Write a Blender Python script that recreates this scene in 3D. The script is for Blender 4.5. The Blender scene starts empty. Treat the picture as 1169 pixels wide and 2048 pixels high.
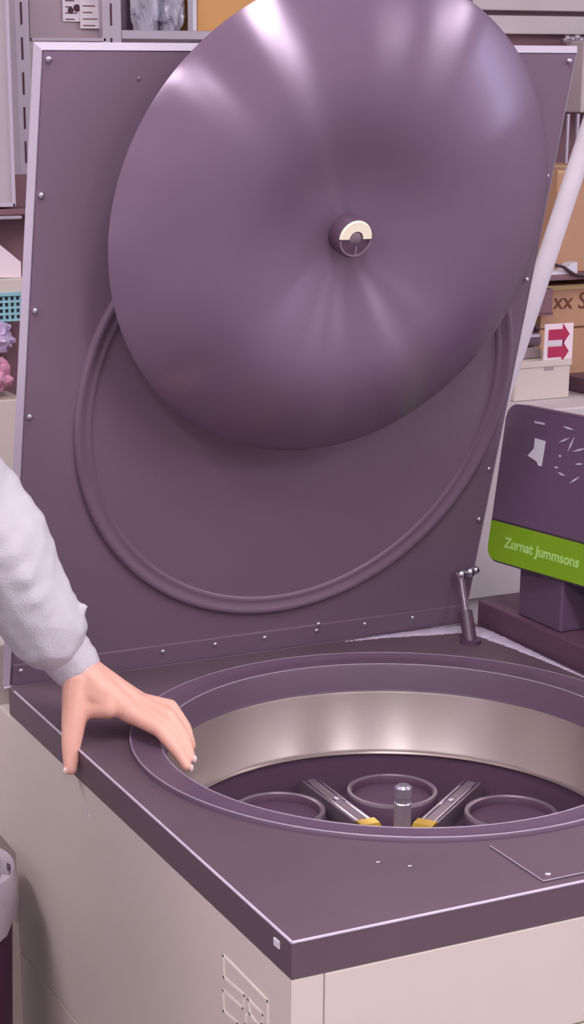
import bpy, bmesh, math, random
from mathutils import Vector, Matrix
random.seed(4)
scene = bpy.context.scene
# ---------------------------------------------------------------- frame of reference
# Geometry is written in "plate units" u: x along the front of the centrifuge, y to the back, z up from its top plate.
S = 0.78          # metres per unit
Z0 = 0.95         # height of the top plate above the floor in metres
def tw(p): return Vector((p[0]*S, p[1]*S, Z0+p[2]*S))
def fm(p): return Vector((p[0]/S, p[1]/S, p[2]/S))       # metres (z from the plate) -> units
# ---------------------------------------------------------------- camera
cam_d = bpy.data.cameras.new('camera'); cam = bpy.data.objects.new('camera', cam_d)
scene.collection.objects.link(cam)
cam_d.sensor_fit = 'VERTICAL'; cam_d.sensor_height = 36; cam_d.lens = 3621.46/2048*36
cam_d.shift_x = (584.5-429.34)/2048; cam_d.shift_y = (1320.71-1024)/2048
cam_d.clip_start = 0.05; cam_d.clip_end = 60
rx = Vector((0.911022, -0.412336, -0.004327)); dn = Vector((-0.126969, -0.270514, -0.954307)); fw = Vector((0.392324, 0.869943, -0.298798))
cm = Matrix.Identity(4)
for i in range(3):
    cm[i][0] = rx[i]; cm[i][1] = -dn[i]; cm[i][2] = -fw[i]
cm.translation = Vector((-0.72495, -1.42729, Z0+0.78836))
cam.matrix_world = cm
scene.camera = cam
# ---------------------------------------------------------------- light and exposure
w = bpy.data.worlds.new('world'); scene.world = w; w.use_nodes = True
w.node_tree.nodes['Background'].inputs[0].default_value = (0.93, 0.90, 1.0, 1)
w.node_tree.nodes['Background'].inputs[1].default_value = 1.4
LAMP = 24.0        # emission of the ceiling panels
scene.view_settings.view_transform = 'Standard'; scene.view_settings.look = 'None'
scene.view_settings.exposure = 0.13; scene.view_settings.gamma = 1.0
scene.view_settings.use_curve_mapping = False
# ---------------------------------------------------------------- helpers
def lin(c):
    if isinstance(c, str): c = [int(c[i:i+2], 16) for i in (0, 2, 4)]
    return tuple(((v/255)/12.92 if v/255 <= .04045 else ((v/255+.055)/1.055)**2.4) for v in c)
def mat(name, col, rough=.5, metal=0, spec=.5, vary=.06, scale=8, bump=0, bscale=60, aniso=0, coat=0, trans=0, alpha=1, emit=None):
    m = bpy.data.materials.new(name); m.use_nodes = True; nt = m.node_tree; b = nt.nodes['Principled BSDF']
    c = lin(col)
    tc = nt.nodes.new('ShaderNodeTexCoord')
    nz = nt.nodes.new('ShaderNodeTexNoise'); nz.inputs['Scale'].default_value = scale; nz.inputs['Detail'].default_value = 4
    nt.links.new(tc.outputs['Object'], nz.inputs['Vector'])
    mx = nt.nodes.new('ShaderNodeMix'); mx.data_type = 'RGBA'
    mx.inputs[6].default_value = (*[max(0, v*(1-vary)) for v in c], 1); mx.inputs[7].default_value = (*[min(1, v*(1+vary)) for v in c], 1)
    nt.links.new(nz.outputs['Fac'], mx.inputs[0]); nt.links.new(mx.outputs[2], b.inputs['Base Color'])
    b.inputs['Roughness'].default_value = rough; b.inputs['Metallic'].default_value = metal
    b.inputs['Specular IOR Level'].default_value = spec
    if aniso:
        b.inputs['Anisotropic'].default_value = aniso; b.inputs['Anisotropic Rotation'].default_value = .25
        t = nt.nodes.new('ShaderNodeTangent'); t.direction_type = 'RADIAL'; t.axis = 'Z'; nt.links.new(t.outputs[0], b.inputs['Tangent'])
    if coat: b.inputs['Coat Weight'].default_value = coat; b.inputs['Coat Roughness'].default_value = .15
    if trans: b.inputs['Transmission Weight'].default_value = trans
    if alpha < 1: b.inputs['Alpha'].default_value = alpha
    if emit: b.inputs['Emission Color'].default_value = (*lin(col), 1); b.inputs['Emission Strength'].default_value = emit
    if bump:
        n2 = nt.nodes.new('ShaderNodeTexNoise'); n2.inputs['Scale'].default_value = bscale; n2.inputs['Detail'].default_value = 5
        nt.links.new(tc.outputs['Object'], n2.inputs['Vector'])
        bp = nt.nodes.new('ShaderNodeBump'); bp.inputs['Strength'].default_value = bump; bp.inputs['Distance'].default_value = .004
        nt.links.new(n2.outputs['Fac'], bp.inputs['Height']); nt.links.new(bp.outputs[0], b.inputs['Normal'])
    return m
M = {}
M['body'] = mat('cream_enamel', 'dbd0c7', .55, vary=.03, scale=3)
M['emboss'] = mat('pale_print', 'f2ece2', .5)
M['plate'] = mat('dark_plastic_top', '67555f', .42, spec=.28, vary=.18, scale=5, bump=.08, bscale=9)
M['plate_side'] = mat('dark_plastic_side', '735c6f', .5, vary=.05)
M['bead'] = mat('ring_bead', 'a595a8', .35, vary=.2, scale=30)  # pale colour standing for thin highlight lines on rim and hatch edges
M['trim'] = mat('worn_edge', 'c9bdd2', .35, vary=.15, scale=40)  # painted highlight for plate edges; also colours hinge rod, foam and device marks
M['lid_panel'] = mat('dark_lid_panel', '7c667a', .6, vary=.05, scale=3)
M['lid_rim'] = mat('lid_rim', 'c0b5c6', .3, vary=.03)
M['ridge'] = mat('lid_seal', '7a6478', .42, vary=.04)
M['disc'] = mat('turned_dark_metal', '7d667e', .26, metal=.30, spec=.9, vary=.04, aniso=1)
M['steel'] = mat('brushed_steel', 'cfc4c0', .33, metal=.9, vary=.05, scale=5, aniso=.7)
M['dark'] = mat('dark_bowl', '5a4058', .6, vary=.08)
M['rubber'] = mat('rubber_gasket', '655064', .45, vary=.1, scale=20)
M['satin'] = mat('satin_metal', 'b9aec0', .32, metal=.7, vary=.1)
M['frame_pipe'] = mat('white_pipe', 'd8ced8', .5, vary=.08, scale=30)
M['chrome'] = mat('chrome', 'd9d3df', .15, metal=1)
M['rotor'] = mat('rotor_grey', '8c7c88', .35, metal=.5, vary=.15, scale=30)
M['brass'] = mat('brass', 'ffd560', .3, metal=.9)
M['hubcream'] = mat('hub_cream', 'f6ecd2', .3)
M['screw'] = mat('screw_steel', 'cfc8da', .25, metal=.9)
M['strut'] = mat('strut_grey', '8a7688', .3, metal=.3)
M['strut_dark'] = mat('strut_dark', '5b4458', .4)
M['label'] = mat('label_white', 'd8d4de', .6)
M['bench'] = mat('dark_bench', '66475a', .5, vary=.1)
M['black_dev'] = mat('device_dark', '67506a', .45, vary=.06)
M['green'] = mat('green_band', '7fa91c', .45, vary=.04)
M['green_text'] = mat('pale_green_print', 'b2e082', .5)
M['carton'] = mat('cardboard', 'bd9074', .85, vary=.10, scale=5, bump=.05)
M['carton_lt'] = mat('pale_cardboard', 'd8bd8c', .85, vary=.1, scale=5)
M['carton_or'] = mat('orange_cardboard', 'd8a266', .8, vary=.08)
M['ink'] = mat('ink', '6a3a2c', .7)
M['red'] = mat('red_print', 'b02050', .6)
M['pinkpaper'] = mat('pink_label', 'f0dde4', .7)
M['cream'] = mat('cream_box', 'd0c3ba', .7, vary=.04)
M['creamwall'] = mat('cream_metal', 'cdc1c3', .6, vary=.04)
M['slat'] = mat('slat_cream', 'd2c8ca', .6, vary=.03)
M['taupe'] = mat('taupe_metal', 'a59299', .6, vary=.08, scale=3)
M['post'] = mat('rack_post', 'b5aab8', .4, metal=.3, vary=.05)
M['slot'] = mat('slot_dark', '4a2a38', .8)
M['shelf'] = mat('shelf_brown', '7e5a62', .6, vary=.1)
M['gpanel'] = mat('grey_pink_panel', 'b5a9b0', .5, vary=.04)
M['paper'] = mat('paper', 'd9cfd6', .8)
M['plasticbag'] = mat('clear_bag', 'c9c6d6', .2, vary=.3, scale=14, coat=.6, bump=1, bscale=30)
M['bagback'] = mat('bag_contents', '5d4a60', .5, vary=.4, scale=12)
M['teal'] = mat('teal_basket', '8fc0c8', .5)
M['purplebag'] = mat('lilac_bag', 'c4aed0', .35, vary=.15, scale=18, bump=.8, bscale=25)
M['pinkbag'] = mat('pink_bag', 'd493ac', .4, vary=.15, scale=18, bump=.8, bscale=25)
M['wall'] = mat('wall_paint', 'd8d0d2', .9, vary=.02, scale=2)
M['floor'] = mat('floor_vinyl', '9c9096', .5, vary=.08, scale=3)
M['ceiling'] = mat('ceiling_tile', 'e6e2e2', .9, vary=.02)
M['frame_w'] = mat('fixture_white', 'd6cbd2', .5)
M['diffuser'] = mat('diffuser', 'fffaff', .5, emit=LAMP)
M['daylight'] = mat('daylight_pane', 'd0e0ff', .3, emit=10)  # glow of the added window
M['bin'] = mat('bin_plastic', '55324a', .4, vary=.1)
M['liner'] = mat('bin_liner', 'b9adb9', .4, vary=.15, scale=20, bump=.6, bscale=20)
M['skin'] = mat('skin', 'edb4a1', .5, vary=.10, scale=22, bump=.05, bscale=200)
M['skin'].node_tree.nodes['Principled BSDF'].inputs['Subsurface Weight'].default_value = .08
M['skin'].node_tree.nodes['Principled BSDF'].inputs['Subsurface Radius'].default_value = (.02, .008, .005)
M['sweat'] = mat('grey_sweatshirt', 'd3cdd6', .95, vary=.04, scale=10, bump=.3, bscale=300)
M['rib'] = mat('ribbed_cuff', 'cfc9d2', .95, vary=.05, scale=30, bump=.4, bscale=200)
M['denim'] = mat('dark_trousers', '3a3f52', .9)
M['hair'] = mat('dark_hair', '3a2620', .5, vary=.3, scale=60)
M['shoe'] = mat('shoe', '403840', .6)
M['nail'] = mat('nail', 'f0d2cc', .2)
M['cable'] = mat('cable', '4a2c36', .5)

class G:      # small geometry bucket, coordinates in units
    def __init__(s): s.bm = bmesh.new()
    def box(s, x0, x1, y0, y1, z0, z1, bev=0):
        r = bmesh.ops.create_cube(s.bm, size=1); vs = r['verts']
        for v in vs: v.co = Vector(((x0+x1)/2+v.co.x*(x1-x0), (y0+y1)/2+v.co.y*(y1-y0), (z0+z1)/2+v.co.z*(z1-z0)))
        if bev:
            es = list({e for v in vs for e in v.link_edges})
            bmesh.ops.bevel(s.bm, geom=es, offset=bev, segments=2, profile=.5, affect='EDGES')
        return s
    def tube(s, a, b, r0, r1=None, n=20, cap=True):
        a = Vector(a); b = Vector(b); r1 = r0 if r1 is None else r1
        q = (b-a).to_track_quat('Z', 'Y'); rr = []
        for c, r in ((a, r0), (b, r1)):
            rr.append([s.bm.verts.new(c+q@Vector((r*math.cos(t*2*math.pi/n), r*math.sin(t*2*math.pi/n), 0))) for t in range(n)])
        for i in range(n): s.bm.faces.new((rr[0][i], rr[0][(i+1) % n], rr[1][(i+1) % n], rr[1][i]))
        if cap: s.bm.faces.new(rr[0][::-1]); s.bm.faces.new(rr[1])
        return s
    def path(s, pts, r, n=8):
        for a, b in zip(pts, pts[1:]): s.tube(a, b, r, n=n)
        return s
    def lathe(s, prof, c=(0, 0, 0), n=96, a0=0, a1=2*math.pi):
        full = abs(a1-a0-2*math.pi) < 1e-6; k = n if full else n+1; rings = []
        for (r, z) in prof:
            if r < 1e-6: v = s.bm.verts.new(Vector(c)+Vector((0, 0, z))); rings.append([v]*k)
            else: rings.append([s.bm.verts.new(Vector(c)+Vector((r*math.cos(a0+(a1-a0)*t/n), r*math.sin(a0+(a1-a0)*t/n), z))) for t in range(k)])
        for A, B in zip(rings, rings[1:]):
            for i in range(n if full else n):
                j = (i+1) % k
                f = [A[i], A[j], B[j], B[i]]; g = []
                for v in f:
                    if v not in g: g.append(v)
                if len(g) > 2: s.bm.faces.new(g)
        return s
    def prism(s, pts, off):      # pts a planar loop, off a thickness vector
        off = Vector(off); A = [s.bm.verts.new(Vector(p)) for p in pts]; B = [s.bm.verts.new(Vector(p)+off) for p in pts]
        n = len(A); s.bm.faces.new(A); s.bm.faces.new(B[::-1])
        for i in range(n): s.bm.faces.new((A[i], A[(i+1) % n], B[(i+1) % n], B[i])[::-1])
        return s
    def sphere(s, c, r, sc=(1, 1, 1), n=14):
        rr = bmesh.ops.create_uvsphere(s.bm, u_segments=n, v_segments=max(6, n//2+2), radius=r)
        for v in rr['verts']: v.co = Vector((v.co.x*sc[0], v.co.y*sc[1], v.co.z*sc[2]))+Vector(c)
        return s
    def make(s, name, m, parent=None, smooth=False, xf=None, ang=40):
        if xf is not None: bmesh.ops.transform(s.bm, matrix=xf, verts=s.bm.verts)
        bmesh.ops.recalc_face_normals(s.bm, faces=s.bm.faces)
        org = parent['org'] if parent is not None and 'org' in parent else None
        o3 = Vector(org) if org else Vector((0, 0, 0))
        if parent is None:
            lo = Vector([min(v.co[i] for v in s.bm.verts) for i in range(3)]); hi = Vector([max(v.co[i] for v in s.bm.verts) for i in range(3)])
            o3 = tw(((lo.x+hi.x)/2, (lo.y+hi.y)/2, lo.z))
        for v in s.bm.verts: v.co = tw(v.co)-o3
        me = bpy.data.meshes.new(name); s.bm.to_mesh(me); s.bm.free()
        me.materials.append(M[m] if isinstance(m, str) else m)
        if smooth:
            for p in me.polygons: p.use_smooth = True
            try: me.set_sharp_from_angle(angle=math.radians(ang))
            except Exception: pass
        ob = bpy.data.objects.new(name, me); scene.collection.objects.link(ob)
        if parent is None: ob.location = o3
        else: ob.parent = parent
        ob['org'] = list(o3)
        return ob
def tag(o, label, cat, group=None):
    o['label'] = label; o['category'] = cat
    if group: o['group'] = group
    return o
def thing(name, loc, label, cat, group=None):
    o = bpy.data.objects.new(name, None); scene.collection.objects.link(o); o.empty_display_size = .05
    L = tw(loc); o.location = L; o['org'] = list(L); return tag(o, label, cat, group)
def struct(o): o['kind'] = 'structure'; return o
def text(name, body, size, m, parent, mtx, depth=.0006, bold=0):
    c = bpy.data.curves.new(name, 'FONT'); c.body = body; c.size = size; c.extrude = depth; c.offset = bold; c.resolution_u = 3
    t = bpy.data.objects.new(name, c); scene.collection.objects.link(t)
    dg = bpy.context.evaluated_depsgraph_get(); me = bpy.data.meshes.new_from_object(t.evaluated_get(dg))
    bpy.data.objects.remove(t)
    me.materials.clear(); me.materials.append(M[m])
    o3 = Vector(parent['org'])
    for v in me.vertices: v.co = tw(mtx@v.co)-o3
    ob = bpy.data.objects.new(name, me); scene.collection.objects.link(ob); ob.parent = parent; ob['org'] = list(o3)
    return ob
def frame(o, ex, ey):
    ex = Vector(ex).normalized(); ey = Vector(ey).normalized(); ez = ex.cross(ey)
    m = Matrix.Identity(4)
    for i in range(3): m[i][0] = ex[i]; m[i][1] = ey[i]; m[i][2] = ez[i]; m[i][3] = o[i]
    return m
FL = -Z0/S       # floor in units
# ---------------------------------------------------------------- room
struct(G().box(-3.6, 5.2, -5.2, 3.6, FL-.1, FL).make('floor', 'floor'))
struct(G().box(-3.6, 5.2, -5.2, 3.6, 2.45, 2.55).make('ceiling', 'ceiling'))
struct(G().box(-3.6, 5.2, 3.6, 3.7, FL, 2.45).make('wall_back', 'wall'))
struct(G().box(-3.7, -3.6, -5.2, 3.6, FL, 2.45).make('wall_left', 'wall'))
struct(G().box(4.16, 4.26, -5.2, 3.6, FL, 2.45).make('wall_right', 'wall'))
struct(G().box(-3.6, 5.2, -5.3, -5.2, FL, 2.45).make('wall_front', 'wall'))
for k, (x, y) in enumerate([(-1.7, -.6), (.05, -.6), (3.1, -.6), (-1.7, -3.2), (.6, -3.2), (3.1, -3.2), (-1.6, 1.6)]):
    nm = [['left', 'middle', 'right'][k % 3], ['above the centrifuge', 'behind the viewer', 'over the storage racks'][k//3]]
    t = thing('ceiling_light', (x, y, 2.41), 'long white fluorescent ceiling light, %s one %s' % (nm[0], nm[1]), 'light', 'ceiling lights')
    G().box(x-.19, x+.19, y-.78, y+.78, 2.41, 2.45, .005).make('housing', 'frame_w', t)
    G().box(x-.16, x+.16, y-.75, y+.75, 2.40, 2.412).make('diffuser', 'diffuser', t)

for k, (y0, y1) in enumerate(((-.95, -.55),)):  # glowing window added to give the dish its bluish right-hand streak
    fr = struct(G().box(4.10, 4.16, y0-.05, y0, .7, 2.2).box(4.10, 4.16, y1, y1+.05, .7, 2.2).box(4.10, 4.16, y0-.05, y1+.05, .65, .7).box(4.10, 4.16, y0-.05, y1+.05, 2.2, 2.25).make('window_%d' % (k+1), 'frame_w'))
    G().box(4.13, 4.14, y0, y1, .7, 2.2).make('pane', 'daylight', fr)
# ---------------------------------------------------------------- centrifuge
W, D, T = .975, 1.128, .0522
C = thing('centrifuge', (.49, .56, FL), 'large floor centrifuge with cream body, dark top plate and open dark lid', 'centrifuge')
g = G(); g.box(.006, W-.006, .006, D-.004, FL+.06, -.34).box(.02, .03, .02, D-.02, -.34, -T).box(W-.012, W-.002, .006, D-.004, -.34, -T).box(.02, W-.012, D-.014, D-.004, -.34, -T); g.make('body_core', 'body', C)
Lp = lambda z: [(0, 0, z), (.0455, 0, z), (.0455, .012, z), (.012, .012, z), (.012, D-.003, z), (0, D-.003, z)]
G().prism(Lp(-.5155), (0, 0, .5155-T-.001)).make('side_panel', 'body', C)
G().prism(Lp(FL+.02), (0, 0, -.5225-FL-.02)).make('lower_side_panel', 'body', C)
G().box(.0475, W, .0, .02, -.2150, -T-.001, .002).make('front_panel', 'body', C)
G().box(.0475, W, .0, .02, FL+.02, -.2180, .002).make('lower_front_panel', 'body', C)
G().box(.04, W-.04, .04, D-.04, FL, FL+.07).make('plinth', 'dark', C)
G().box(.003, .93, D-.01, 1.46, -.33, -.06, .004).box(.003, .93, 1.205, 1.46, -.065, .055, .004).make('rear_housing', 'body', C)
# embossed emblem and marks on the side panel
def strip(pts, wd, close=False):
    g = G()
    for a, b in zip(pts, pts[1:]):
        a = Vector((0, *a)); b = Vector((0, *b)); d = (b-a).normalized(); n = Vector((0, -d.z, d.y))*wd/2; a2 = a-d*wd/2; b2 = b+d*wd/2
        g.prism([a2-n, b2-n, b2+n, a2+n], (-.0016, 0, 0))
    return g
g = strip([(.2026, -.143), (.2037, -.1109), (.066, -.1133), (.0633, -.235), (.2, -.235)], .004)
for l in ([(.2026, -.143), (.1361, -.1392), (.1408, -.161), (.2054, -.1642), (.2029, -.1949), (.1579, -.1915), (.1579, -.215)],
          [(.0979, -.1629), (.1193, -.1585), (.1242, -.1392), (.0795, -.1401), (.0816, -.1547), (.0825, -.2), (.0979, -.2), (.0979, -.1629)],
          [(.1311, -.1667), (.1342, -.1809), (.1342, -.215)]):
    h = strip(l, .004); me = bpy.data.meshes.new('x'); h.bm.to_mesh(me); h.bm.free(); g.bm.from_mesh(me); bpy.data.meshes.remove(me)
g.make('side_emblem', 'emboss', C)
G().box(-.0012, .001, .735, .739, -.105, -.088).box(-.0012, .001, .7225, .726, -.108, -.098).box(-.0012, .001, .726, .735, -.105, -.1025).make('side_mark', 'label', C)
# top plate with a round opening
BC = (.5, .602); RI = .391
bm = bmesh.new(); N = 128
angs = sorted([2*math.pi*i/N for i in range(N)]+[math.atan2(cy-BC[1], cx-BC[0]) % (2*math.pi) for cx in (0, W) for cy in (0, D)])
def rect_pt(a, ins=0):
    dx, dy = math.cos(a), math.sin(a); ts = []
    if abs(dx) > 1e-9: ts += [((W-ins if dx > 0 else ins)-BC[0])/dx]
    if abs(dy) > 1e-9: ts += [((D-ins if dy > 0 else ins)-BC[1])/dy]
    t = min(v for v in ts if v > 0); return (BC[0]+dx*t, BC[1]+dy*t)
rows = []
for a in angs:
    o = rect_pt(a, .0); i = rect_pt(a, .0035); c = (BC[0]+(RI+.012)*math.cos(a), BC[1]+(RI+.012)*math.sin(a))
    rows.append([bm.verts.new((c[0], c[1], -T)), bm.verts.new((c[0], c[1], 0)), bm.verts.new((i[0], i[1], 0)), bm.verts.new((o[0], o[1], -.0035)), bm.verts.new((o[0], o[1], -T))])
n = len(rows)
for i in range(n):
    A, B = rows[i], rows[(i+1) % n]
    for k in range(4): bm.faces.new((A[k], B[k], B[k+1], A[k+1]))
    bm.faces.new((A[4], B[4], B[0], A[0]))
g = G(); g.bm.free(); g.bm = bm; plate = g.make('top_plate', 'plate', C, smooth=True, ang=20)
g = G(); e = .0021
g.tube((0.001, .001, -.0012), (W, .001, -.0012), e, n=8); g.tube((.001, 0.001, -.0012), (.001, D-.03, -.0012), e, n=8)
g.make('edge_trim', 'trim', C, smooth=True)  # pale tubes paint the reflected highlight along the plate's bevelled edges
G().lathe([(.4440, -.0005), (.4435, .0070), (.4415, .0085), (.437, .0078), (.432, .0040), (.420, .0022), (.404, .0016), (.398, .0022), (.3935, .0016), (RI, -.002), (RI, -.046), (RI-.002, -.05), (.402, -.05)], c=(*BC, 0), n=144).make('rim_gasket', 'rubber', C, smooth=True, ang=60)
st = G().lathe([(.402, -.05), (.3885, -.0505), (.3875, -.054), (.3875, -.158), (.384, -.162), (.384, -.168), (.378, -.17)], c=(0, 0, 0), n=144)
for r_, z_ in ((.4420, .0078), (.3925, .0012)):
    G().lathe([(r_+.0013*math.cos(q*math.pi/4), z_+.0013*math.sin(q*math.pi/4)) for q in range(9)], c=(*BC, 0), n=144).make('ring_bead', 'bead', C, smooth=True, ang=180)  # light-coloured hoops draw the highlights along both rim edges
# brushed parts get their own origin on the axis so the grain turns about it
def axis_part(g, name, m, parent, loc, rot=None, smooth=True, ang=50):
    ob = g.make(name, m, None, smooth=smooth, ang=ang)
    me = ob.data
    off = Vector(ob['org'])-tw((0, 0, 0))
    for v in me.vertices: v.co += off
    ob.location = (0, 0, 0); ob.parent = parent
    mw = Matrix.Translation(tw(loc)-Vector(parent['org']))
    if rot is not None: mw = mw@rot
    ob.matrix_local = mw
    return ob
axis_part(st, 'steel_bowl_wall', 'steel', C, (*BC, 0))
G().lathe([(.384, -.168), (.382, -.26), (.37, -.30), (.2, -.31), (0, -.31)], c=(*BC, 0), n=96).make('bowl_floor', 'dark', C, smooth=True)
G().lathe([(.030, -.0002), (.030, .0), (.018, .006), (.0, .006)], c=(.70, .155, 0), n=12).bm.free()
# maintenance hatch let into the front of the plate with its screws
h = G().box(.386, .935, .018, .149, -.001, .0022, .0008).make('hatch_cover', 'plate', C)
g = G(); g.tube((.386, .018, .0022), (.935, .018, .0022), .0010, n=6); g.tube((.386, .018, .0022), (.386, .149, .0022), .0010, n=6); g.make('hatch_edge', 'bead', h, smooth=True)  # pale tubes stand for the highlight on the cover's bevel
for x, y in ((.405, .036), (.918, .036)): G().lathe([(0, .0045), (.0035, .0042), (.005, .002)], c=(x, y, 0), n=10).make('screw', 'screw', h, smooth=True)
for p in [(0.2180, 0.1700, 0.0183), (0.2512, 0.1400, 0.0380)]: G().sphere((p[0], p[1], .001), .0035, (1, 1, .4), 8).make('screw', 'screw', C, smooth=True)
# white mark on the plate side
G().box(-.003, 0, .031, .047, -.024, -.013, .001).make('side_label', 'label', C)
# ---- rotor
RC = (.508, .604)
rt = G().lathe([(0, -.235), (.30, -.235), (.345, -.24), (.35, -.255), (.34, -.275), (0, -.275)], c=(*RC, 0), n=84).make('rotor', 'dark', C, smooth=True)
G().lathe([(0, -.088), (.010, -.088), (.0145, -.092), (.0145, -.108), (.0125, -.110), (.0125, -.118), (.0142, -.12), (.0142, -.24)], c=(RC[0]+.004, RC[1], 0), n=24).make('spindle', 'satin', rt, smooth=True)
G().lathe([(.0, -.205), (.05, -.205), (.06, -.215), (.062, -.24)], c=(*RC, 0), n=36).make('hub', 'rotor', rt, smooth=True)
for k in range(7):
    a = math.radians(88.7-51.43*k); d = Vector((math.cos(a), math.sin(a), 0)); n = Vector((-d.y, d.x, 0)); c = Vector((*RC, 0))
    hw = .017; prof = [(.112, -.272), (.112, -.205), (.118, -.20), (.345, -.20), (.356, -.205), (.345, -.272)]
    G().prism([c+d*r+Vector((0, 0, z))-n*hw for r, z in prof], n*2*hw).make('arm', 'rotor', rt)
    g = G(); 
    for s in (-.011, .011): g.tube(c+d*.12+n*s+Vector((0, 0, -.199)), c+d*.34+n*s+Vector((0, 0, -.199)), .0018, n=6)
    g.sphere(c+d*.235+Vector((0, 0, -.199)), .006, n=8).make('arm_rail', 'chrome', rt, smooth=True)
    G().prism([c+d*r+Vector((0, 0, z))-n*.0178 for r, z in ((.088, -.235), (.088, -.206), (.104, -.1965), (.126, -.1955), (.126, -.235))], n*.0356).make('arm_clamp', 'brass', rt)
    a2 = a-math.radians(25.7); d2 = Vector((math.cos(a2), math.sin(a2), 0)); cc = c+d2*.262
    b = G().lathe([(.083, -.235), (.083, -.203), (.080, -.199), (.075, -.199), (.072, -.204), (.072, -.214), (0, -.216)], c=(cc.x, cc.y, 0), n=40).make('bucket', 'dark', rt, smooth=True)
    G().lathe([(.083, -.203), (.0815, -.1985), (.0765, -.1975), (.0735, -.2)], c=(cc.x, cc.y, 0), n=40).make('bucket_ring', 'rotor', rt, smooth=True)
# ---- lid
O = Vector((-.0079, 1.1318, -.0029)); UP = Vector((0, -.25515, .9669)); EX = Vector((1, 0, 0)); LM = frame(O, EX, UP)
LW, LH = .9655, 1.1223
g = G(); bv = .013
def ring4(u0, u1, v0, v1, n): return [g.bm.verts.new(p) for p in ((u0, v0, n), (u1, v0, n), (u1, v1, n), (u0, v1, n))]
secs = [ring4(.036, LW-.03, .0, LH-.03, -.052), ring4(.032, LW-.026, 0, LH-.026, -.048), ring4(.001, LW-.001, 0, LH-.001, -.011), ring4(0, LW, 0, LH, -.009), ring4(bv*.8, LW-.004, .002, LH-.0095, .0), ring4(bv, LW-.005, .003, LH-.0105, -.004)]
for A, B in zip(secs, secs[1:]):
    for i in range(4): g.bm.faces.new((A[i], A[(i+1) % 4], B[(i+1) % 4], B[i]))
g.bm.faces.new(secs[0]); g.bm.faces.new(secs[-1])
lid = g.make('lid', 'lid_rim', C, xf=LM)
G().box(bv+.0005, LW-.0055, .0035, LH-.011, -.0042, -.0012).make('lid_panel', 'lid_panel', lid, xf=LM)
G().box(bv+.002, LW-.008, .003, .0455, -.002, .0022, .001).make('lid_flange', 'lid_panel', lid, xf=LM)
G().tube((0, -.001, .0), (.86, -.001, .0), .0028, n=8).make('hinge_rod', 'trim', lid, smooth=True, xf=LM)
G().lathe([(.392, -.0012), (.395, .0035), (.401, .002), (.408, .0018), (.414, .0065), (.4205, .0085), (.4255, .006), (.427, -.0012)], c=(.5262, .5135, 0), n=144).make('seal_ridge', 'ridge', lid, smooth=True, xf=LM, ang=80)
scr = [(.0215, v) for v in (1.100, .895, .708, .5245, .30, .12)]+[(.948, v) for v in (1.100, .904, .717, .53, .343, .236)]+[(u, .032) for u in (.03, .168, .305, .411, .514, .625, .73, .837)]+[(.627, .046)]
G().sphere((.169, 1.071, -.001), .0035, (1, 1, .6), 8).make('rivet', 'lid_panel', lid, smooth=True, xf=LM)
for u, v in scr:
    G().lathe([(0, .0050), (.003, .0046), (.0048, .0028), (.0055, -.001)], c=(u, v, 0), n=12).make('screw', 'screw', lid, smooth=True, xf=LM)
# turned dish hanging in front of the lid
DC = (.4986, .8592)
DM = frame(LM@Vector((*DC, 0)), EX, UP)
prof = [(.0, .121), (.034, .1212), (.055, .1225), (.075, .1252), (.095, .1292), (.12, .1358), (.15, .1455), (.19, .1560), (.225, .1605), (.26, .1585), (.295, .1505), (.33, .1365), (.36, .119), (.385, .100), (.3945, .091), (.3965, .088), (.3945, .086), (.385, .095), (.33, .131), (.225, .1555), (.11, .128), (0, .114)]
def local_rot(Mx): return Matrix([list(Mx[i][:3])+[0] for i in range(3)]+[[0, 0, 0, 1]])
dish = axis_part(G().lathe(prof, n=180), 'rotor_cover_dish', 'disc', lid, LM@Vector((*DC, 0)), local_rot(DM), ang=70)
G().tube((0, 0, -.003), (0, 0, .118), .022, n=32).make('dish_post', 'strut_dark', lid, smooth=True, xf=DM)
G().lathe([(.033, .118), (.033, .147), (.031, .151), (.027, .1525), (0, .1525)], n=48).make('hub_cap', 'strut_dark', lid, smooth=True, xf=DM)
G().lathe([(.0125, .1522), (.0125, .1555), (.0275, .1555), (.0295, .1522)], n=30, a0=math.radians(0), a1=math.radians(180)).make('hub_half_ring', 'hubcream', lid, smooth=True, xf=DM)
G().lathe([(.026, .152), (.026, .154), (.029, .154), (.029, .152)], n=30, a0=math.radians(185), a1=math.radians(355)).box(.001, .004, -.028, -.012, .1524, .1542).make('hub_rim', 'strut', lid, smooth=True, xf=DM)
G().lathe([(0, .1545), (.009, .154), (.0115, .152)], n=20).make('hub_bolt', 'rotor', lid, smooth=True, xf=DM)
# gas strut between plate and lid
sa = Vector((.889, 1.004, .0)); sb = LM@Vector((.918, .128, .016)); mid = sa.lerp(sb, .45)
s = G().tube(sa, mid, .0130, n=20).make('gas_strut', 'strut_dark', C, smooth=True)
G().tube(mid, sb, .0062, n=16).make('strut_rod', 'strut', s, smooth=True)
G().tube(sa+Vector((0, 0, .0)), sa+Vector((0, 0, .008)), .02, n=20).make('strut_foot', 'strut_dark', s, smooth=True)
G().tube(sb-Vector((.012, 0, 0)), sb+Vector((.036, 0, .0)), .0055, n=14).sphere(sb+Vector((.0, -.004, 0)), .011).sphere(sb+Vector((.021, -.002, .002)), .011).sphere(sb+Vector((.036, .0, .004)), .008).make('ball_stud', 'chrome', s, smooth=True)
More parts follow.
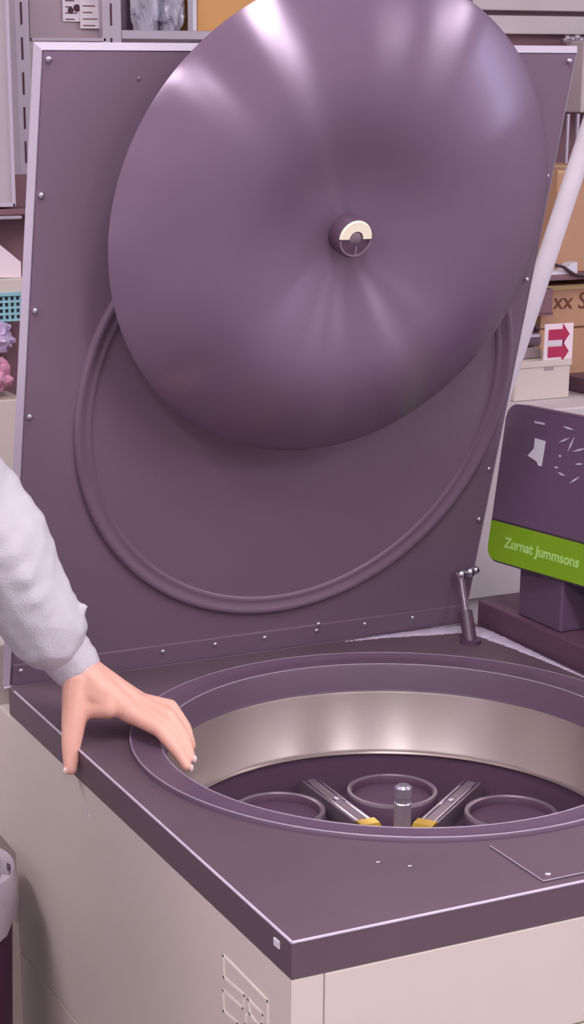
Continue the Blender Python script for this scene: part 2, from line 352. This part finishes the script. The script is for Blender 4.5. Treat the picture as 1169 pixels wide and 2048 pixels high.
# pale foam strip along the rear corner of the plate
g = G()
random.seed(9)
pts = [(.68, 1.116, .004), (.76, 1.114, .010), (.82, 1.106, .017), (.88, 1.098, .022), (.915, 1.094, .024), (.940, 1.078, .024), (.948, 1.04, .022), (.951, 1.0, .019), (.955, .95, .014), (.957, .9, .011), (.960, .82, .007), (.962, .74, .004), (.963, .60, .003)]
for (x, y, r), (x2, y2, r2) in zip(pts, pts[1:]):
    for t in (0, .12, .25, .37, .5, .62, .75, .87):
        g.sphere((x+(x2-x)*t, y+(y2-y)*t, 0.0), (r+(r2-r)*t)*random.uniform(.85, 1.1), (1, 1, .22), 8)
g.make('foam_seal', 'trim', C, smooth=True)

# ---------------------------------------------------------------- bench and control unit to the right
G_ = G().box(.980, 1.75, .1, 1.125, -.02, .045, .003).box(1.0, 1.73, .12, 1.10, FL, -.02)
tag(G_.make('bench', 'bench'), 'dark brown bench standing against the right side of the centrifuge', 'bench')
U = thing('control_unit', (1.12, .7, .045), 'dark control unit with a green band, on the bench right of the lid', 'monitor')
G().box(1.075, 1.36, .46, .855, .045, .36, .006).box(.994, 1.30, .862, 1.004, .045, .20, .004).make('base_housing', 'black_dev', U)
PB = Vector((0.9551, 1.0600, 0.1498)); PM = frame(PB, (.17365, -.98481, 0), (.12854, .02267, .99144))
def rrect(x0, x1, y0, y1, r, z, n=6, corners=(1, 1, 1, 1)):
    out = []
    for (cx, cy, a0, on) in ((x0+r, y0+r, 180, corners[0]), (x1-r, y0+r, 270, corners[1]), (x1-r, y1-r, 0, corners[2]), (x0+r, y1-r, 90, corners[3])):
        if on: out += [Vector((cx+r*math.cos(math.radians(a0+90*k/n)), cy+r*math.sin(math.radians(a0+90*k/n)), z)) for k in range(n+1)]
        else: out.append(Vector((cx+(r if a0 in (270, 0) else -r), cy+(-r if a0 in (180, 270) else r), z)))
    return out
G().prism(rrect(-.004, .60, -.004, .300, .028, -.030), (0, 0, .028)).make('display_housing', 'black_dev', U, xf=PM)
G().prism(rrect(0, .596, .078, .296, .024, -.001, corners=(0, 0, 1, 1)), (0, 0, .003)).make('display_face', 'black_dev', U, xf=PM)
gb = G().prism(rrect(.001, .596, .0, .074, .024, -.001, corners=(1, 1, 0, 0)), (0, 0, .0045)).make('green_band', 'green', U, xf=PM)
text('band_lettering', 'Zurnat Jummsons', .0275, 'green_text', gb, PM@Matrix.Translation((.045, .030, .0035)), bold=.0006)
G().prism([(.078, .236, .002), (.080, .203, .002), (.112, .193, .002), (.119, .193, .002), (.112, .246, .002), (.083, .252, .002)][::-1], (0, 0, .0012)).bm.free()
G().prism([(.085, .245, .002), (.0865, .226, .002), (.073, .210, .002), (.098, .203, .002), (.104, .196, .002), (.112, .196, .002), (.113, .243, .002)], (0, 0, .0015)).make('sticker', 'label', U, xf=PM)
G().box(.078, .104, .272, .276, .001, .0035).make('status_lamp', 'trim', U, xf=PM)
g = G()
for (x, y, l, a) in ((.165, .275, .03, -5), (.16, .252, .03, 25), (.178, .247, .03, 70), (.2, .24, .035, 20), (.15, .2, .012, 0), (.165, .19, .02, -10), (.2, .185, .03, 35), (.205, .215, .02, 10), (.23, .25, .03, 60), (.235, .2, .03, -40), (.155, .222, .008, 0)):
    d = Vector((math.cos(math.radians(a)), math.sin(math.radians(a)), 0)); n = Vector((-d.y, d.x, 0)); c = Vector((x, y, .002))
    g.prism([c-d*l/2, c-n*.0022, c+d*l/2, c+n*.0022], (0, 0, .0012))
g.make('dial_marks', 'trim', U, xf=PM)

# ---------------------------------------------------------------- right background
def fbox(r, Y, dep, bev=.002): x0, x1, z0, z1 = r; return G().box(x0, x1, Y, Y+dep, z0, z1, bev)
t = G().box(1.12, 1.80, 1.5, 1.745, -.075, .34, .004).box(1.14, 1.78, 1.52, 1.735, FL, -.075)
tag(t.make('storage_cabinet', 'creamwall'), 'pale cream cabinet standing behind the control unit and the lid', 'cabinet')
# leaning white pipe
a = (1.1647, 1.3000, 0.5186); b = (1.2840, 1.3000, 0.8608)
a = Vector(a); b = Vector(b); d = b-a; lo = a-d*((a.z-.34)/d.z)
g = G()
tag(G().tube(a-d*1.02, b+d*.55, .0195, n=24).tube(b+d*.55, b+d*.58, .0225, n=24).make('leaning_pipe', 'frame_pipe', smooth=True), 'long white pipe leaning diagonally behind the lid, in front of the cartons', 'pipe')
# rack on the right: posts and shelves, cartons on them
RK = thing('storage_rack', (1.6, 1.9, FL), 'tall dark storage rack behind the lid holding cardboard cartons', 'rack')
x0, x1, z0, z1 = 1.5440, 1.8294, 0.5907, 0.6046
G().box(1.30, 2.35, 1.75, 2.25, z0, z1, .002).make('shelf', 'shelf', RK)
zt = z1; zb = z0
x0, x1, z0, z1 = 1.5622, 1.8549, 0.2840, 0.3022
G().box(1.30, 2.35, 1.75, 2.25, z0, z1, .002).make('shelf', 'shelf', RK); zlow = z1
x0, x1, z0, z1 = 1.5220, 1.7987, 0.9586, 0.9685
for x in (1.295, 2.33):
    for y in (1.76, 2.22): G().box(x, x+.02, y, y+.02, FL, 1.5).make('post', 'shelf', RK)
for i in range(4):
    x0, x1, z0, z1 = 1.9108, 1.9185, 0.8228, 0.9561
    G().box(x0+.03*i, x0+.03*i+.007, 2.235, 2.242, z0, z1).make('upright_wire', 'post', RK)
# small carton, upper
def carton(name, r, Y, dep, m, label, cat='box', tape=True):
    x0, x1, z0, z1 = r; c = thing(name, ((x0+x1)/2, Y+dep/2, z0), label, cat)
    G().box(x0, x1, Y, Y+dep, z0, z1, .0015).make('carton_body', m, c)
    if tape:
        G().box(x0-.0005, x1+.0005, Y-.001, Y+.0005, z1-.006, z1-.003).make('flap_edge', 'carton_lt', c)
        G().box((x0+x1)/2-.03, (x0+x1)/2+.03, Y-.0008, Y+dep, z1-.001, z1+.0008).make('tape', 'carton_lt', c)
    return c
x0, x1, z0, z1 = 1.5875, 1.8571, 0.6009, 0.8376
carton('carton', (x0, x1, zt, z1), 1.80, .38, 'carton', 'brown carton on the upper shelf, behind the white leaning pipe')
x0, x1, z0, z1 = 1.5360, 1.6227, 0.6082, 0.6277
g = G().box(x0, x1, 1.752, 1.795, zt, zt+.008).prism([(x0+.05, 1.753, zt+.008), (x1, 1.753, zt+.008), (x1, 1.753, zt+.026), (x0+.07, 1.753, zt+.024)], (0, .03, 0))
tag(g.make('folded_paper', 'label'), 'folded white sheets lying at the shelf edge under the upper brown carton', 'paper')
p = [(1.5557, 1.7450, 0.6275), (1.5782, 1.7450, 0.6220), (1.5957, 1.7450, 0.6110), (1.6102, 1.7450, 0.6036), (1.6457, 1.7450, 0.5986)]
tag(G().path(p, .004, 6).make('cable', 'cable', smooth=True), 'thin dark cable hanging over the white sheets at the shelf edge', 'cable')
x0, x1, z0, z1 = 1.5597, 1.8663, 0.2878, 0.5752
c = carton('carton', (x0, x1, zlow, z1), 1.80, .38, 'carton', 'large brown carton with handwritten letters on the lower shelf')
G().box(x0+.002, x1-.002, 1.7985, 1.8005, z1-.012, z1-.002).make('top_flap', 'carton_lt', c)
hx, hz = (1.5922, 1.7985, 0.5195)[0], (1.5922, 1.7985, 0.5195)[2]
text('handwriting', 'xx Su', .055, 'ink', c, frame((hx, 1.7985, hz), (1, 0, -.03), (0.06, 0, 1)), depth=.0004)
G().box(hx-.03, hx+.4, 1.7985, 1.8002, hz-.048, hz-.044).make('crease', 'ink', c)
x0, x1, z0, z1 = 1.5410, 1.5676, 0.5132, 0.5713
tag(G().box(x0-.03, x1, 1.765, 1.795, z0, z1, .003).box(x0-.03, x1+.004, 1.768, 1.795, z0-.004, z0+.004).make('dark_bottle_box', 'shelf'), 'small dark brown case hanging left of the handwritten letters', 'case')
# cream file box and grey tray
x0, x1, z0, z1 = 1.3747, 1.5232, 0.3047, 0.4283
zc = .3405
c = thing('file_box', ((x0+x1)/2, 1.7, zc), 'cream lidded file box standing on the pale cabinet, beside the lid', 'box')
z1 -= .012; G().box(x0, x1, 1.62, 1.735, zc, z1, .002).make('box_body', 'cream', c)
G().box(x0-.003, x1+.003, 1.617, 1.740, z1-.002, z1+.012, .002).make('box_lid', 'cream', c)
lx = 1.4532, 1.4777, 0.4055, 0.4146
G().box(lx[0] if isinstance(lx, tuple) else x0, lx[1], 1.6185, 1.6205, lx[2], lx[3]).make('handle_slot', 'taupe', c)
x0, x1, z2, z3 = 1.4054, 1.4693, 0.4248, 0.4522
t1 = tag(G().box(x0, x1, 1.66, 1.738, z1+.013, z1+.013+.022, .002).make('flat_case', 'taupe'), 'flat grey-beige case lying on top of the cream file box', 'case')
x0, x1, z2, z3 = 1.4361, 1.4853, 0.4483, 0.4860
tag(G().box(x0, x1, 1.68, 1.735, z1+.036, z1+.066, .008).make('grey_instrument', 'strut'), 'grey rounded instrument on the flat case, left of the arrow card', 'instrument')
g = G()
x0, x1, z2, z3 = 1.4490, 1.4818, 0.4845, 0.5164
for k in range(7): g.sphere((x0+(x1-x0)*k/6, 1.70+.006*(k % 2), z1+.075+.006*math.sin(k*2.1)), .009, (1, 1, 1), 8)
tag(g.make('dark_cable_coil', 'cable', smooth=True), 'small coil of dark cable on the grey instrument', 'cable')
ztop = z1
# label card with two red arrows
x0, x1, z0, z1 = 1.4517, 1.5280, 0.4249, 0.5097; z0 = ztop+.0125
c = thing('arrow_card', ((x0+x1)/2, 1.62, z0), 'pink and white card with two red arrows pointing right', 'sign')
G().box(x0, x1, 1.622, 1.626, z0, z1).make('card', 'pinkpaper', c)
hz = z1-z0; wz = x1-x0
for f in (.64, .16):
    zc = z0+hz*(f+.06)
    G().prism([(x0+wz*.12, 1.6215, zc-.012), (x0+wz*.62, 1.6215, zc-.012), (x0+wz*.62, 1.6215, zc-.024), (x0+wz*.86, 1.6215, zc), (x0+wz*.62, 1.6215, zc+.024), (x0+wz*.62, 1.6215, zc+.012), (x0+wz*.12, 1.6215, zc+.012)], (0, -.001, 0)).make('arrow', 'red', c)
G().box(x0+wz*.08, x0+wz*.66, 1.6205, 1.6222, z0+hz*.40, z0+hz*.55).make('card_strip', 'paper', c)
x0, x1, z2, z3 = 1.5807, 1.8156, 0.2921, 0.3222
tag(G().box(1.36 if x0 < 1.36 else x0, x1, 1.60, 1.74, .341, .375, .003).make('black_case', 'bench'), 'low black case on the pale cabinet, right of the cream file box', 'case')

# ---------------------------------------------------------------- top right: cream slat boards above the rack
SW = thing('slat_wall', (2.0, 2.45, FL), 'cream board wall of wide horizontal boards behind the dish', 'wall panel')
for (ya, yb) in ((-130, -62), (-56, 20), (29, 69)):
    for r in [(1.2721, 2.6081, 1.2273, 1.2396)]: X0, X1 = r[0], r[1]
    if ya == 29: q = 1.6480, 2.0626, 1.1553, 1.2008
    elif ya == -56: q = 1.6447, 2.0569, 1.2131, 1.3068
    else: q = 1.6410, 2.0503, 1.3164, 1.3957
    G().box(1.30, 3.0, 2.4, 2.43, q[2], q[3], .003).make('board', 'slat', SW)
q = 1.6492, 2.0647, 1.1356, 1.1603
G().box(1.32, 2.98, 2.43, 2.46, FL, 1.5).make('backing', 'shelf', SW)
q = 1.9952, 2.2711, 0.9583, 1.1369
tag(G().box(q[0], q[0]+.5, 2.30, 2.38, q[2], q[3], .004).make('wall_box', 'creamwall'), 'pale metal box on the board wall at the upper right of the lid', 'box')
g = G()
for px in range(4):
    q = [(1.9845, 2.3600, 1.1454), (2.0004, 2.3600, 1.1430), (2.0159, 2.3600, 1.1481), (2.0289, 2.3600, 1.1419)][px]; g.sphere(q, .008, (1, 1, 1), 8)
q = (1.9678, 2.3600, 1.1378); g.tube((q[0], 2.36, q[2]), (q[0]+.3, 2.36, q[2]), .006, n=8)
tag(g.make('rail_with_knobs', 'chrome', smooth=True), 'metal rail with small knobs just above the upper right corner of the lid', 'rail')

# ---------------------------------------------------------------- top left: metal rack with posts
YB = 2.0
R2 = thing('slotted_rack', (.8, 2.2, FL), 'grey metal rack with slotted uprights behind the left of the lid', 'rack')
def post(r, Y):
    x0, x1 = r[0], r[1]
    p = G().box(x0, x1, Y, Y+.05, FL, 1.5, .002).make('upright', 'post', R2)
    z = .45
    while z < 1.34:
        w2 = (x1-x0)
        for s in (.55, .78) if w2 > .05 else (.45,): G().box(x0+w2*s-.0022, x0+w2*s+.0022, Y-.0008, Y+.001, z, z+.045).make('slot', 'slot', p)
        z += .07
post((0.5420, 0.5855, 1.1210, 1.2017), 2.0); post((0.3462, 0.3770, 1.1196, 1.1987), 2.0)
q = 0.3883, 0.5553, 1.1181, 1.2614
G().box(q[0], q[1], 2.03, 2.045, q[2], q[3], .002).make('back_panel', 'taupe', R2)
q = 0.5860, 1.0649, 1.1228, 1.1415
G().box(q[0], 1.27, 2.0, 2.5, q[2], q[3], .002).make('shelf', 'post', R2); zs = q[3]
q = 0.3824, 0.5498, 1.1178, 1.1249
G().box(q[0], q[1], 2.0, 2.04, q[2], q[3], .001).make('rail', 'post', R2)
q = 0.7815, 1.3233, 1.2310, 1.3349
G().box(q[0], 1.27, 2.5, 2.51, zs, 1.5).make('rack_back', 'taupe', R2)
for k, (r, lb) in enumerate((((0.4616, 0.5022, 1.1584, 1.2315), 'white sheet with a dark sketch taped to the grey panel, left of the lower sheet'), ((0.4997, 0.5475, 1.1446, 1.2221), 'white printed sheet taped beside the slotted upright, the lower of two'))):
    c = thing('taped_sheet', ((r[0]+r[1])/2, 2.02, r[2]), lb, 'paper')
    Y = 2.025-.003*k
    G().box(r[0], r[1], Y, Y+.002, r[2], r[3]).make('sheet', 'paper', c)
    g = G()
    for i in range(5):
        z = r[3]-.02-(r[3]-r[2])*.17*i
        g.box(r[0]+.006, r[1]-.008-.006*(i % 3), Y-.0006, Y+.0005, z, z+.0022)
    if k == 0: g.sphere((r[0]+.018, Y, r[2]+.022), .007, (1, .1, 1), 8).sphere((r[0]+.032, Y, r[2]+.027), .008, (1, .1, 1), 8)
    g.make('print_lines', 'ink' if k else 'slot', c)
# bags and boxes on the shelf
def crumple(cx, cy, cz, sx, sy, sz, seed, sub=4, amp=.25, flat=True):
    g = G(); random.seed(seed)
    r = bmesh.ops.create_icosphere(g.bm, subdivisions=sub, radius=1)
    from mathutils import noise
    for v in r['verts']:
        n = noise.noise(v.co*2.2+Vector((seed, 0, 0)))*amp*1.6+abs(noise.noise(v.co*5+Vector((0, seed, 0))))*amp
        c = v.co*(1+n)
        v.co = Vector((cx+c.x*sx, cy+c.y*sy, cz+(max(c.z, -.86) if flat else c.z)*sz))
    return g
q = 0.6477, 0.7290, 1.1350, 1.2080; w_ = (q[1]-q[0])
tag(crumple((q[0]+q[1])/2+.01, 2.14, zs+.08, w_*.36, .05, .095, 3).make('plastic_bag', 'plasticbag'), 'crumpled clear plastic bag on the shelf, the left one of two', 'bag')
q = 0.7145, 0.7856, 1.1349, 1.2081
tag(crumple((q[0]+q[1])/2, 2.12, zs+.055, w_*.30, .045, .07, 8).make('plastic_bag', 'plasticbag'), 'crumpled clear plastic bag on the shelf next to the orange carton', 'bag')
q = 0.7059, 0.8181, 1.1407, 1.3033
tag(G().box(q[0], q[1], 2.28, 2.44, zs, zs+.3, .004).make('dark_bin', 'bagback'), 'dark storage bin on the shelf behind the left clear bag', 'bin')
q = 0.8282, 0.8763, 1.1414, 1.3054
tag(G().box(q[0], q[1], 2.28, 2.40, zs, zs+.26, .004).make('dark_bin', 'bagback'), 'dark narrow bin on the shelf behind the right clear bag', 'bin')
q = 0.7863, 0.9885, 1.1415, 1.3332
carton('carton', (q[0], q[1], zs, zs+.28), 2.05, .18, 'carton_or', 'orange carton on the upper shelf, partly behind the dish')
q = 0.7709, 0.7805, 1.1382, 1.2888
tag(G().box(q[0], q[1], 2.04, 2.07, zs, zs+.25, .001).make('upright_board', 'label'), 'narrow white board standing at the left end of the orange carton', 'board')

# ---------------------------------------------------------------- left edge
q = 0.1801, 0.2980, 0.7874, 1.2492
c = thing('wall_cabinet', ((q[0]+q[1])/2, 1.95, q[2]), 'pale grey cabinet door at the upper left, left of the slotted upright', 'cabinet')
G().box(q[0], q[1], 1.9, 1.96, q[2], q[3], .003).make('door_panel', 'gpanel', c)
G().box(q[1]-.006, q[1]+.001, 1.894, 1.962, q[2]-.001, q[3], .001).box(q[0], q[1], 1.894, 1.9, q[2]-.001, q[2]+.006, .001).make('door_edge', 'lid_rim', c)
q1 = 0.1681, 0.3156, 0.7688, 0.7819; q2 = 0.2221, 0.3785, 0.5741, 0.7472
TB = thing('left_shelf_unit', (.2, 2.1, FL), 'dark brown shelf unit at the left edge, behind the lid', 'shelf')
G().box(q1[0], q1[1]+.1, 1.9, 1.99, q1[2], q1[3], .002).make('shelf', 'shelf', TB)
q = 0.1617, 0.3063, 0.7620, 0.7681
G().box(q[0], q[1], 1.88, 1.90, q[2], q[3], .001).make('shelf_lip', 'post', TB)
G().box(q2[0], q2[1]+.0, 1.985, 1.995, FL, q2[3]+.1).make('back_board', 'shelf', TB)
q = 0.1612, 0.3258, 0.6219, 0.6426
G().box(q[0]-.02, q[1], 1.9, 1.984, q[2]-.02, q[3]-.005, .002).make('shelf', 'cream', TB); zq = q[3]-.005
p = [(0.2042, 1.9200, 0.7300), (0.2667, 1.9200, 0.7094), (0.3140, 1.9200, 0.6703), (0.3127, 1.9200, 0.6369), (0.2001, 1.9200, 0.6417)]
g = G().prism([(x, 1.92, max(z, zq)) for x, y, z in p], (0, .06, 0))
tag(g.make('paper_bag', 'pinkpaper'), 'pale slant-topped paper carton on the left shelf above the teal basket', 'bag')
# teal basket
q = 0.1912, 0.3036, 0.5518, 0.6040
q3 = 0.1869, 0.3023, 0.4779, 0.4906
c = thing('basket', ((q[0]+q[1])/2, 1.93, q[2]), 'pale teal plastic basket with square holes at the left edge', 'basket')
g = G()
bx0, bx1, bz0, bz1 = q
nx, nz = 9, 4
for i in range(nx+1): x = bx0+(bx1-bx0)*i/nx; g.box(x-.0025, x+.0025, 1.90, 1.906, bz0, bz1)
for i in range(nz+1): z = bz0+(bz1-bz0)*i/nz; g.box(bx0, bx1, 1.899, 1.907, z-.0025, z+.0025)
g.make('lattice', 'teal', c)
G().box(bx0, bx1, 1.91, 1.97, bz0, bz1-.004).make('basket_liner', 'strut', c)
g = G().box(bx0, bx1, 1.895, 1.98, bz1-.001, bz1+.006).make('basket_rim', 'teal', c)
q = 0.1809, 0.2769, 0.4780, 0.5610
tag(crumple((q[0]+q[1])/2, 1.90, (q[2]+q[3])/2, (q[1]-q[0])*.5, .05, (q[3]-q[2])*.45, 12).make('plastic_bag', 'purplebag'), 'crumpled lilac plastic bag under the teal basket', 'bag')
q = 0.1773, 0.2672, 0.3942, 0.4866
tag(crumple((q[0]+q[1])/2, 1.90, (q[2]+q[3])/2, (q[1]-q[0])*.5, .05, (q[3]-q[2])*.5, 15).make('plastic_bag', 'pinkbag'), 'crumpled pink plastic bag at the left edge, lowest in the heap', 'bag')
q = 0.1749, 0.2924, 0.0541, 0.3894
tag(G().box(q[0], q[1], 1.86, 1.98, FL, q[3], .003).make('side_cabinet', 'cream'), 'cream side cabinet under the pink bag at the left edge', 'cabinet')
# support posts so that the left unit stands on the floor
G().box(q[0]-.05, q[0]-.02, 1.9, 1.99, FL, q1[3]).make('side_board', 'shelf', TB)
# waste bin
c = thing('waste_bin', (-.175, 1.07, FL), 'dark waste bin with a pale liner at the left of the centrifuge', 'bin')
G().lathe([(0, FL), (.105, FL), (.112, FL+.02), (.142, -.33), (.149, -.325), (.149, -.31), (.138, -.31), (.132, -.35), (.10, FL+.03), (0, FL+.03)], c=(-.175, 1.07, 0), n=40).make('bin_body', 'bin', c, smooth=True)
g = G().lathe([(.15, -.40), (.1525, -.36), (.1535, -.32), (.147, -.300), (.132, -.315), (.12, -.40)], c=(-.175, 1.07, 0), n=60)
for v in g.bm.verts:
    a = math.atan2(v.co.y-1.07, v.co.x+.175); 
    if v.co.z < -.31: v.co.z += .012*math.sin(a*7)+.006*math.sin(a*17)
g.make('liner', 'liner', c, smooth=True)

# ---------------------------------------------------------------- person (metres, z measured from the plate)
PS = thing('person', fm((-.38, .45, -Z0)), 'person in a grey sweatshirt resting a hand on the left edge of the plate', 'person')
def chain(bm, pts, radii, n=18):
    for (a, ra), (b, rb) in zip(zip(pts, radii), list(zip(pts, radii))[1:]):
        a = Vector(a); b = Vector(b); k = max(2, int((b-a).length/(min(ra, rb)*.55))+1)
        for i in range(k+1):
            t = i/k; c = a.lerp(b, t); r = ra+(rb-ra)*t
            q = bmesh.ops.create_icosphere(bm, subdivisions=2, radius=r)
            for v in q['verts']: v.co += c
def remesh(bm, name, m, parent, voxel, it=6, fn=None, z0=Z0):
    me = bpy.data.meshes.new(name); bm.to_mesh(me); bm.free()
    o = bpy.data.objects.new(name, me); scene.collection.objects.link(o)
    md = o.modifiers.new('r', 'REMESH'); md.mode = 'VOXEL'; md.voxel_size = voxel; md.use_smooth_shade = True
    ms = o.modifiers.new('s', 'SMOOTH'); ms.factor = .5; ms.iterations = it
    dg = bpy.context.evaluated_depsgraph_get(); m2 = bpy.data.meshes.new_from_object(o.evaluated_get(dg))
    bpy.data.objects.remove(o); bpy.data.meshes.remove(me)
    p0 = Vector(parent['org'])
    if fn:
        nor = [n.vector.copy() for n in m2.vertex_normals]; cos = [fn(v.co.copy(), n) for v, n in zip(m2.vertices, nor)]
    else: cos = [v.co.copy() for v in m2.vertices]
    m2.vertices.foreach_set('co', [k for c in cos for k in (c+Vector((0, 0, z0))-p0)])
    m2.materials.clear(); m2.materials.append(M[m])
    for p in m2.polygons: p.use_smooth = True
    m2.name = name; ob = bpy.data.objects.new(name, m2); scene.collection.objects.link(ob); ob.parent = parent; ob['org'] = list(p0)
    return ob
wr = (.020, .660, .090)
bm = bmesh.new()
IM, MM, RM_, PMc = (.073, .599, .037), (.087, .614, .045), (.097, .630, .041), (.102, .646, .034)
chain(bm, [wr, (.045, .622, .062), IM], [.0265, .0215, .0150])
chain(bm, [wr, (.058, .632, .066), MM], [.0245, .018, .0132])
chain(bm, [wr, (.063, .643, .062), RM_], [.024, .017, .0125])
chain(bm, [wr, (.063, .653, .055), PMc], [.023, .016, .0115])
chain(bm, [IM, MM, RM_, PMc], [.0125, .0128, .012, .011])
chain(bm, [IM, (.097, .561, .024), (.109, .536, .002), (.1150, .521, -.015)], [.0135, .0112, .0095, .0072])
chain(bm, [MM, (.113, .573, .036), (.123, .548, .014), (.1245, .531, -.008)], [.0130, .0108, .0092, .0072])
chain(bm, [RM_, (.128, .601, .038), (.139, .580, .015), (.141, .566, -.006)], [.0118, .0096, .0082, .0068])
chain(bm, [PMc, (.128, .629, .030), (.138, .612, .012), (.141, .603, -.002)], [.0108, .0085, .0074, .0062])
chain(bm, [(.020, .643, .072), (.005, .624, .036), (-.0055, .610, .003), (-.0110, .600, -.024)], [.0235, .0175, .0132, .0095])
chain(bm, [(.006, .628, .036), (.024, .620, .043), (.045, .608, .046)], [.0145, .0120, .0150])
chain(bm, [(.022, .642, .070), (.047, .610, .052)], [.0225, .0150])
# forearm, upper arm, trunk, head, legs
SH_L = (-.225, .625, .47); EL = (-.130, .690, .285)
chain(bm, [wr, (-.03, .675, .155), EL, (-.16, .672, .36)], [.0255, .031, .042, .045])
chain(bm, [(-.16, .672, .36), SH_L, (-.36, .45, .46), (-.345, .25, .46)], [.04, .055, .08, .055])
chain(bm, [(-.38, .45, .42), (-.39, .45, .20), (-.39, .45, .02)], [.125, .115, .13])
chain(bm, [(-.37, .38, .38), (-.37, .52, .38)], [.10, .10])
chain(bm, [(-.39, .38, -.02), (-.39, .52, -.02)], [.11, .11])
chain(bm, [(-.36, .45, .47), (-.345, .45, .57)], [.055, .052])
chain(bm, [(-.34, .45, .63), (-.335, .45, .68)], [.082, .086])
chain(bm, [(-.262, .45, .64), (-.25, .45, .625)], [.012, .013])
for s in (-1, 1):
    chain(bm, [(-.335, .45+s*.088, .645), (-.345, .45+s*.09, .665)], [.012, .014])
    chain(bm, [(-.39, .45+s*.09, -.06), (-.38, .45+s*.10, -.48), (-.40, .45+s*.10, -.88)], [.085, .058, .042])
    chain(bm, [(-.40, .45+s*.10, -.90), (-.26, .45+s*.105, -.925)], [.035, .024])
chain(bm, [(-.245-.1, .25, .47), (-.44, .215, .18), (-.42, .23, -.06)], [.052, .038, .026])
chain(bm, [(-.42, .23, -.06), (-.41, .235, -.13)], [.026, .022])
for k in range(4): chain(bm, [(-.435+.018*k, .235, -.13), (-.432+.018*k, .238, -.20-(.012 if k in (1, 2) else 0))], [.009, .007])
chain(bm, [(-.395, .24, -.09), (-.375, .245, -.14)], [.011, .008])
body = remesh(bm, 'body', 'skin', PS, .0026, 5)
# nails
for c, r, rot in (((.1275, .5245, -.0085), .0045, 0), ((.1185, .5150, -.0155), .0045, 0), ((-.0195, .5955, -.025), .0045, 0)):
    g = G(); q = fm(c)
    g.sphere(q, r/S, (.75, .55, 1.15), 12); g.make('fingernail', 'nail', PS, smooth=True)
from mathutils import noise
def folds(c, n):
    d = .0035*noise.noise(c*14)+.0022*noise.noise(Vector((c.x*45, c.y*20, c.z*45)))
    return c+n*d
bm = bmesh.new()
chain(bm, [(-.002, .663, .120), (-.012, .665, .142), (-.043, .672, .196), (-.070, .68, .256), (-.099, .688, .303), (-.155, .675, .385), (-.215, .64, .47)], [.036, .053, .061, .069, .072, .066, .070])
chain(bm, [(.012, .650, .154), (.030, .647, .170)], [.016, .0075])
chain(bm, [SH_L, (-.36, .45, .455), (-.345, .25, .46)], [.07, .10, .07])
chain(bm, [(-.38, .45, .42), (-.39, .45, .20), (-.39, .45, -.04)], [.145, .14, .15])
chain(bm, [(-.37, .36, .36), (-.37, .54, .36)], [.12, .12]); chain(bm, [(-.39, .38, 0), (-.39, .52, 0)], [.125, .125])
chain(bm, [(-.345, .25, .46), (-.44, .215, .18), (-.425, .23, -.03)], [.07, .058, .042])
remesh(bm, 'sweatshirt', 'sweat', PS, .0045, 4, folds)
bm = bmesh.new()
chain(bm, [(.0185, .661, .094), (-.008, .668, .132)], [.0350, .039])
remesh(bm, 'sleeve_cuff', 'rib', PS, .003, 3)
bm = bmesh.new()
chain(bm, [(-.39, .38, -.05), (-.39, .52, -.05)], [.125, .125])
for s in (-1, 1): chain(bm, [(-.39, .45+s*.09, -.06), (-.38, .45+s*.10, -.48), (-.40, .45+s*.10, -.86)], [.10, .075, .065])
remesh(bm, 'trousers', 'denim', PS, .008, 3)
bm = bmesh.new()
for s in (-1, 1): chain(bm, [(-.41, .45+s*.10, -.905), (-.25, .45+s*.105, -.915)], [.045, .034])
remesh(bm, 'shoes', 'shoe', PS, .006, 3)
bm = bmesh.new()
chain(bm, [(-.36, .45, .70), (-.40, .45, .64), (-.41, .45, .54)], [.090, .08, .05])
remesh(bm, 'hair', 'hair', PS, .006, 3)
# clean up helper property
for o in list(bpy.data.objects):
    if 'org' in o: del o['org']
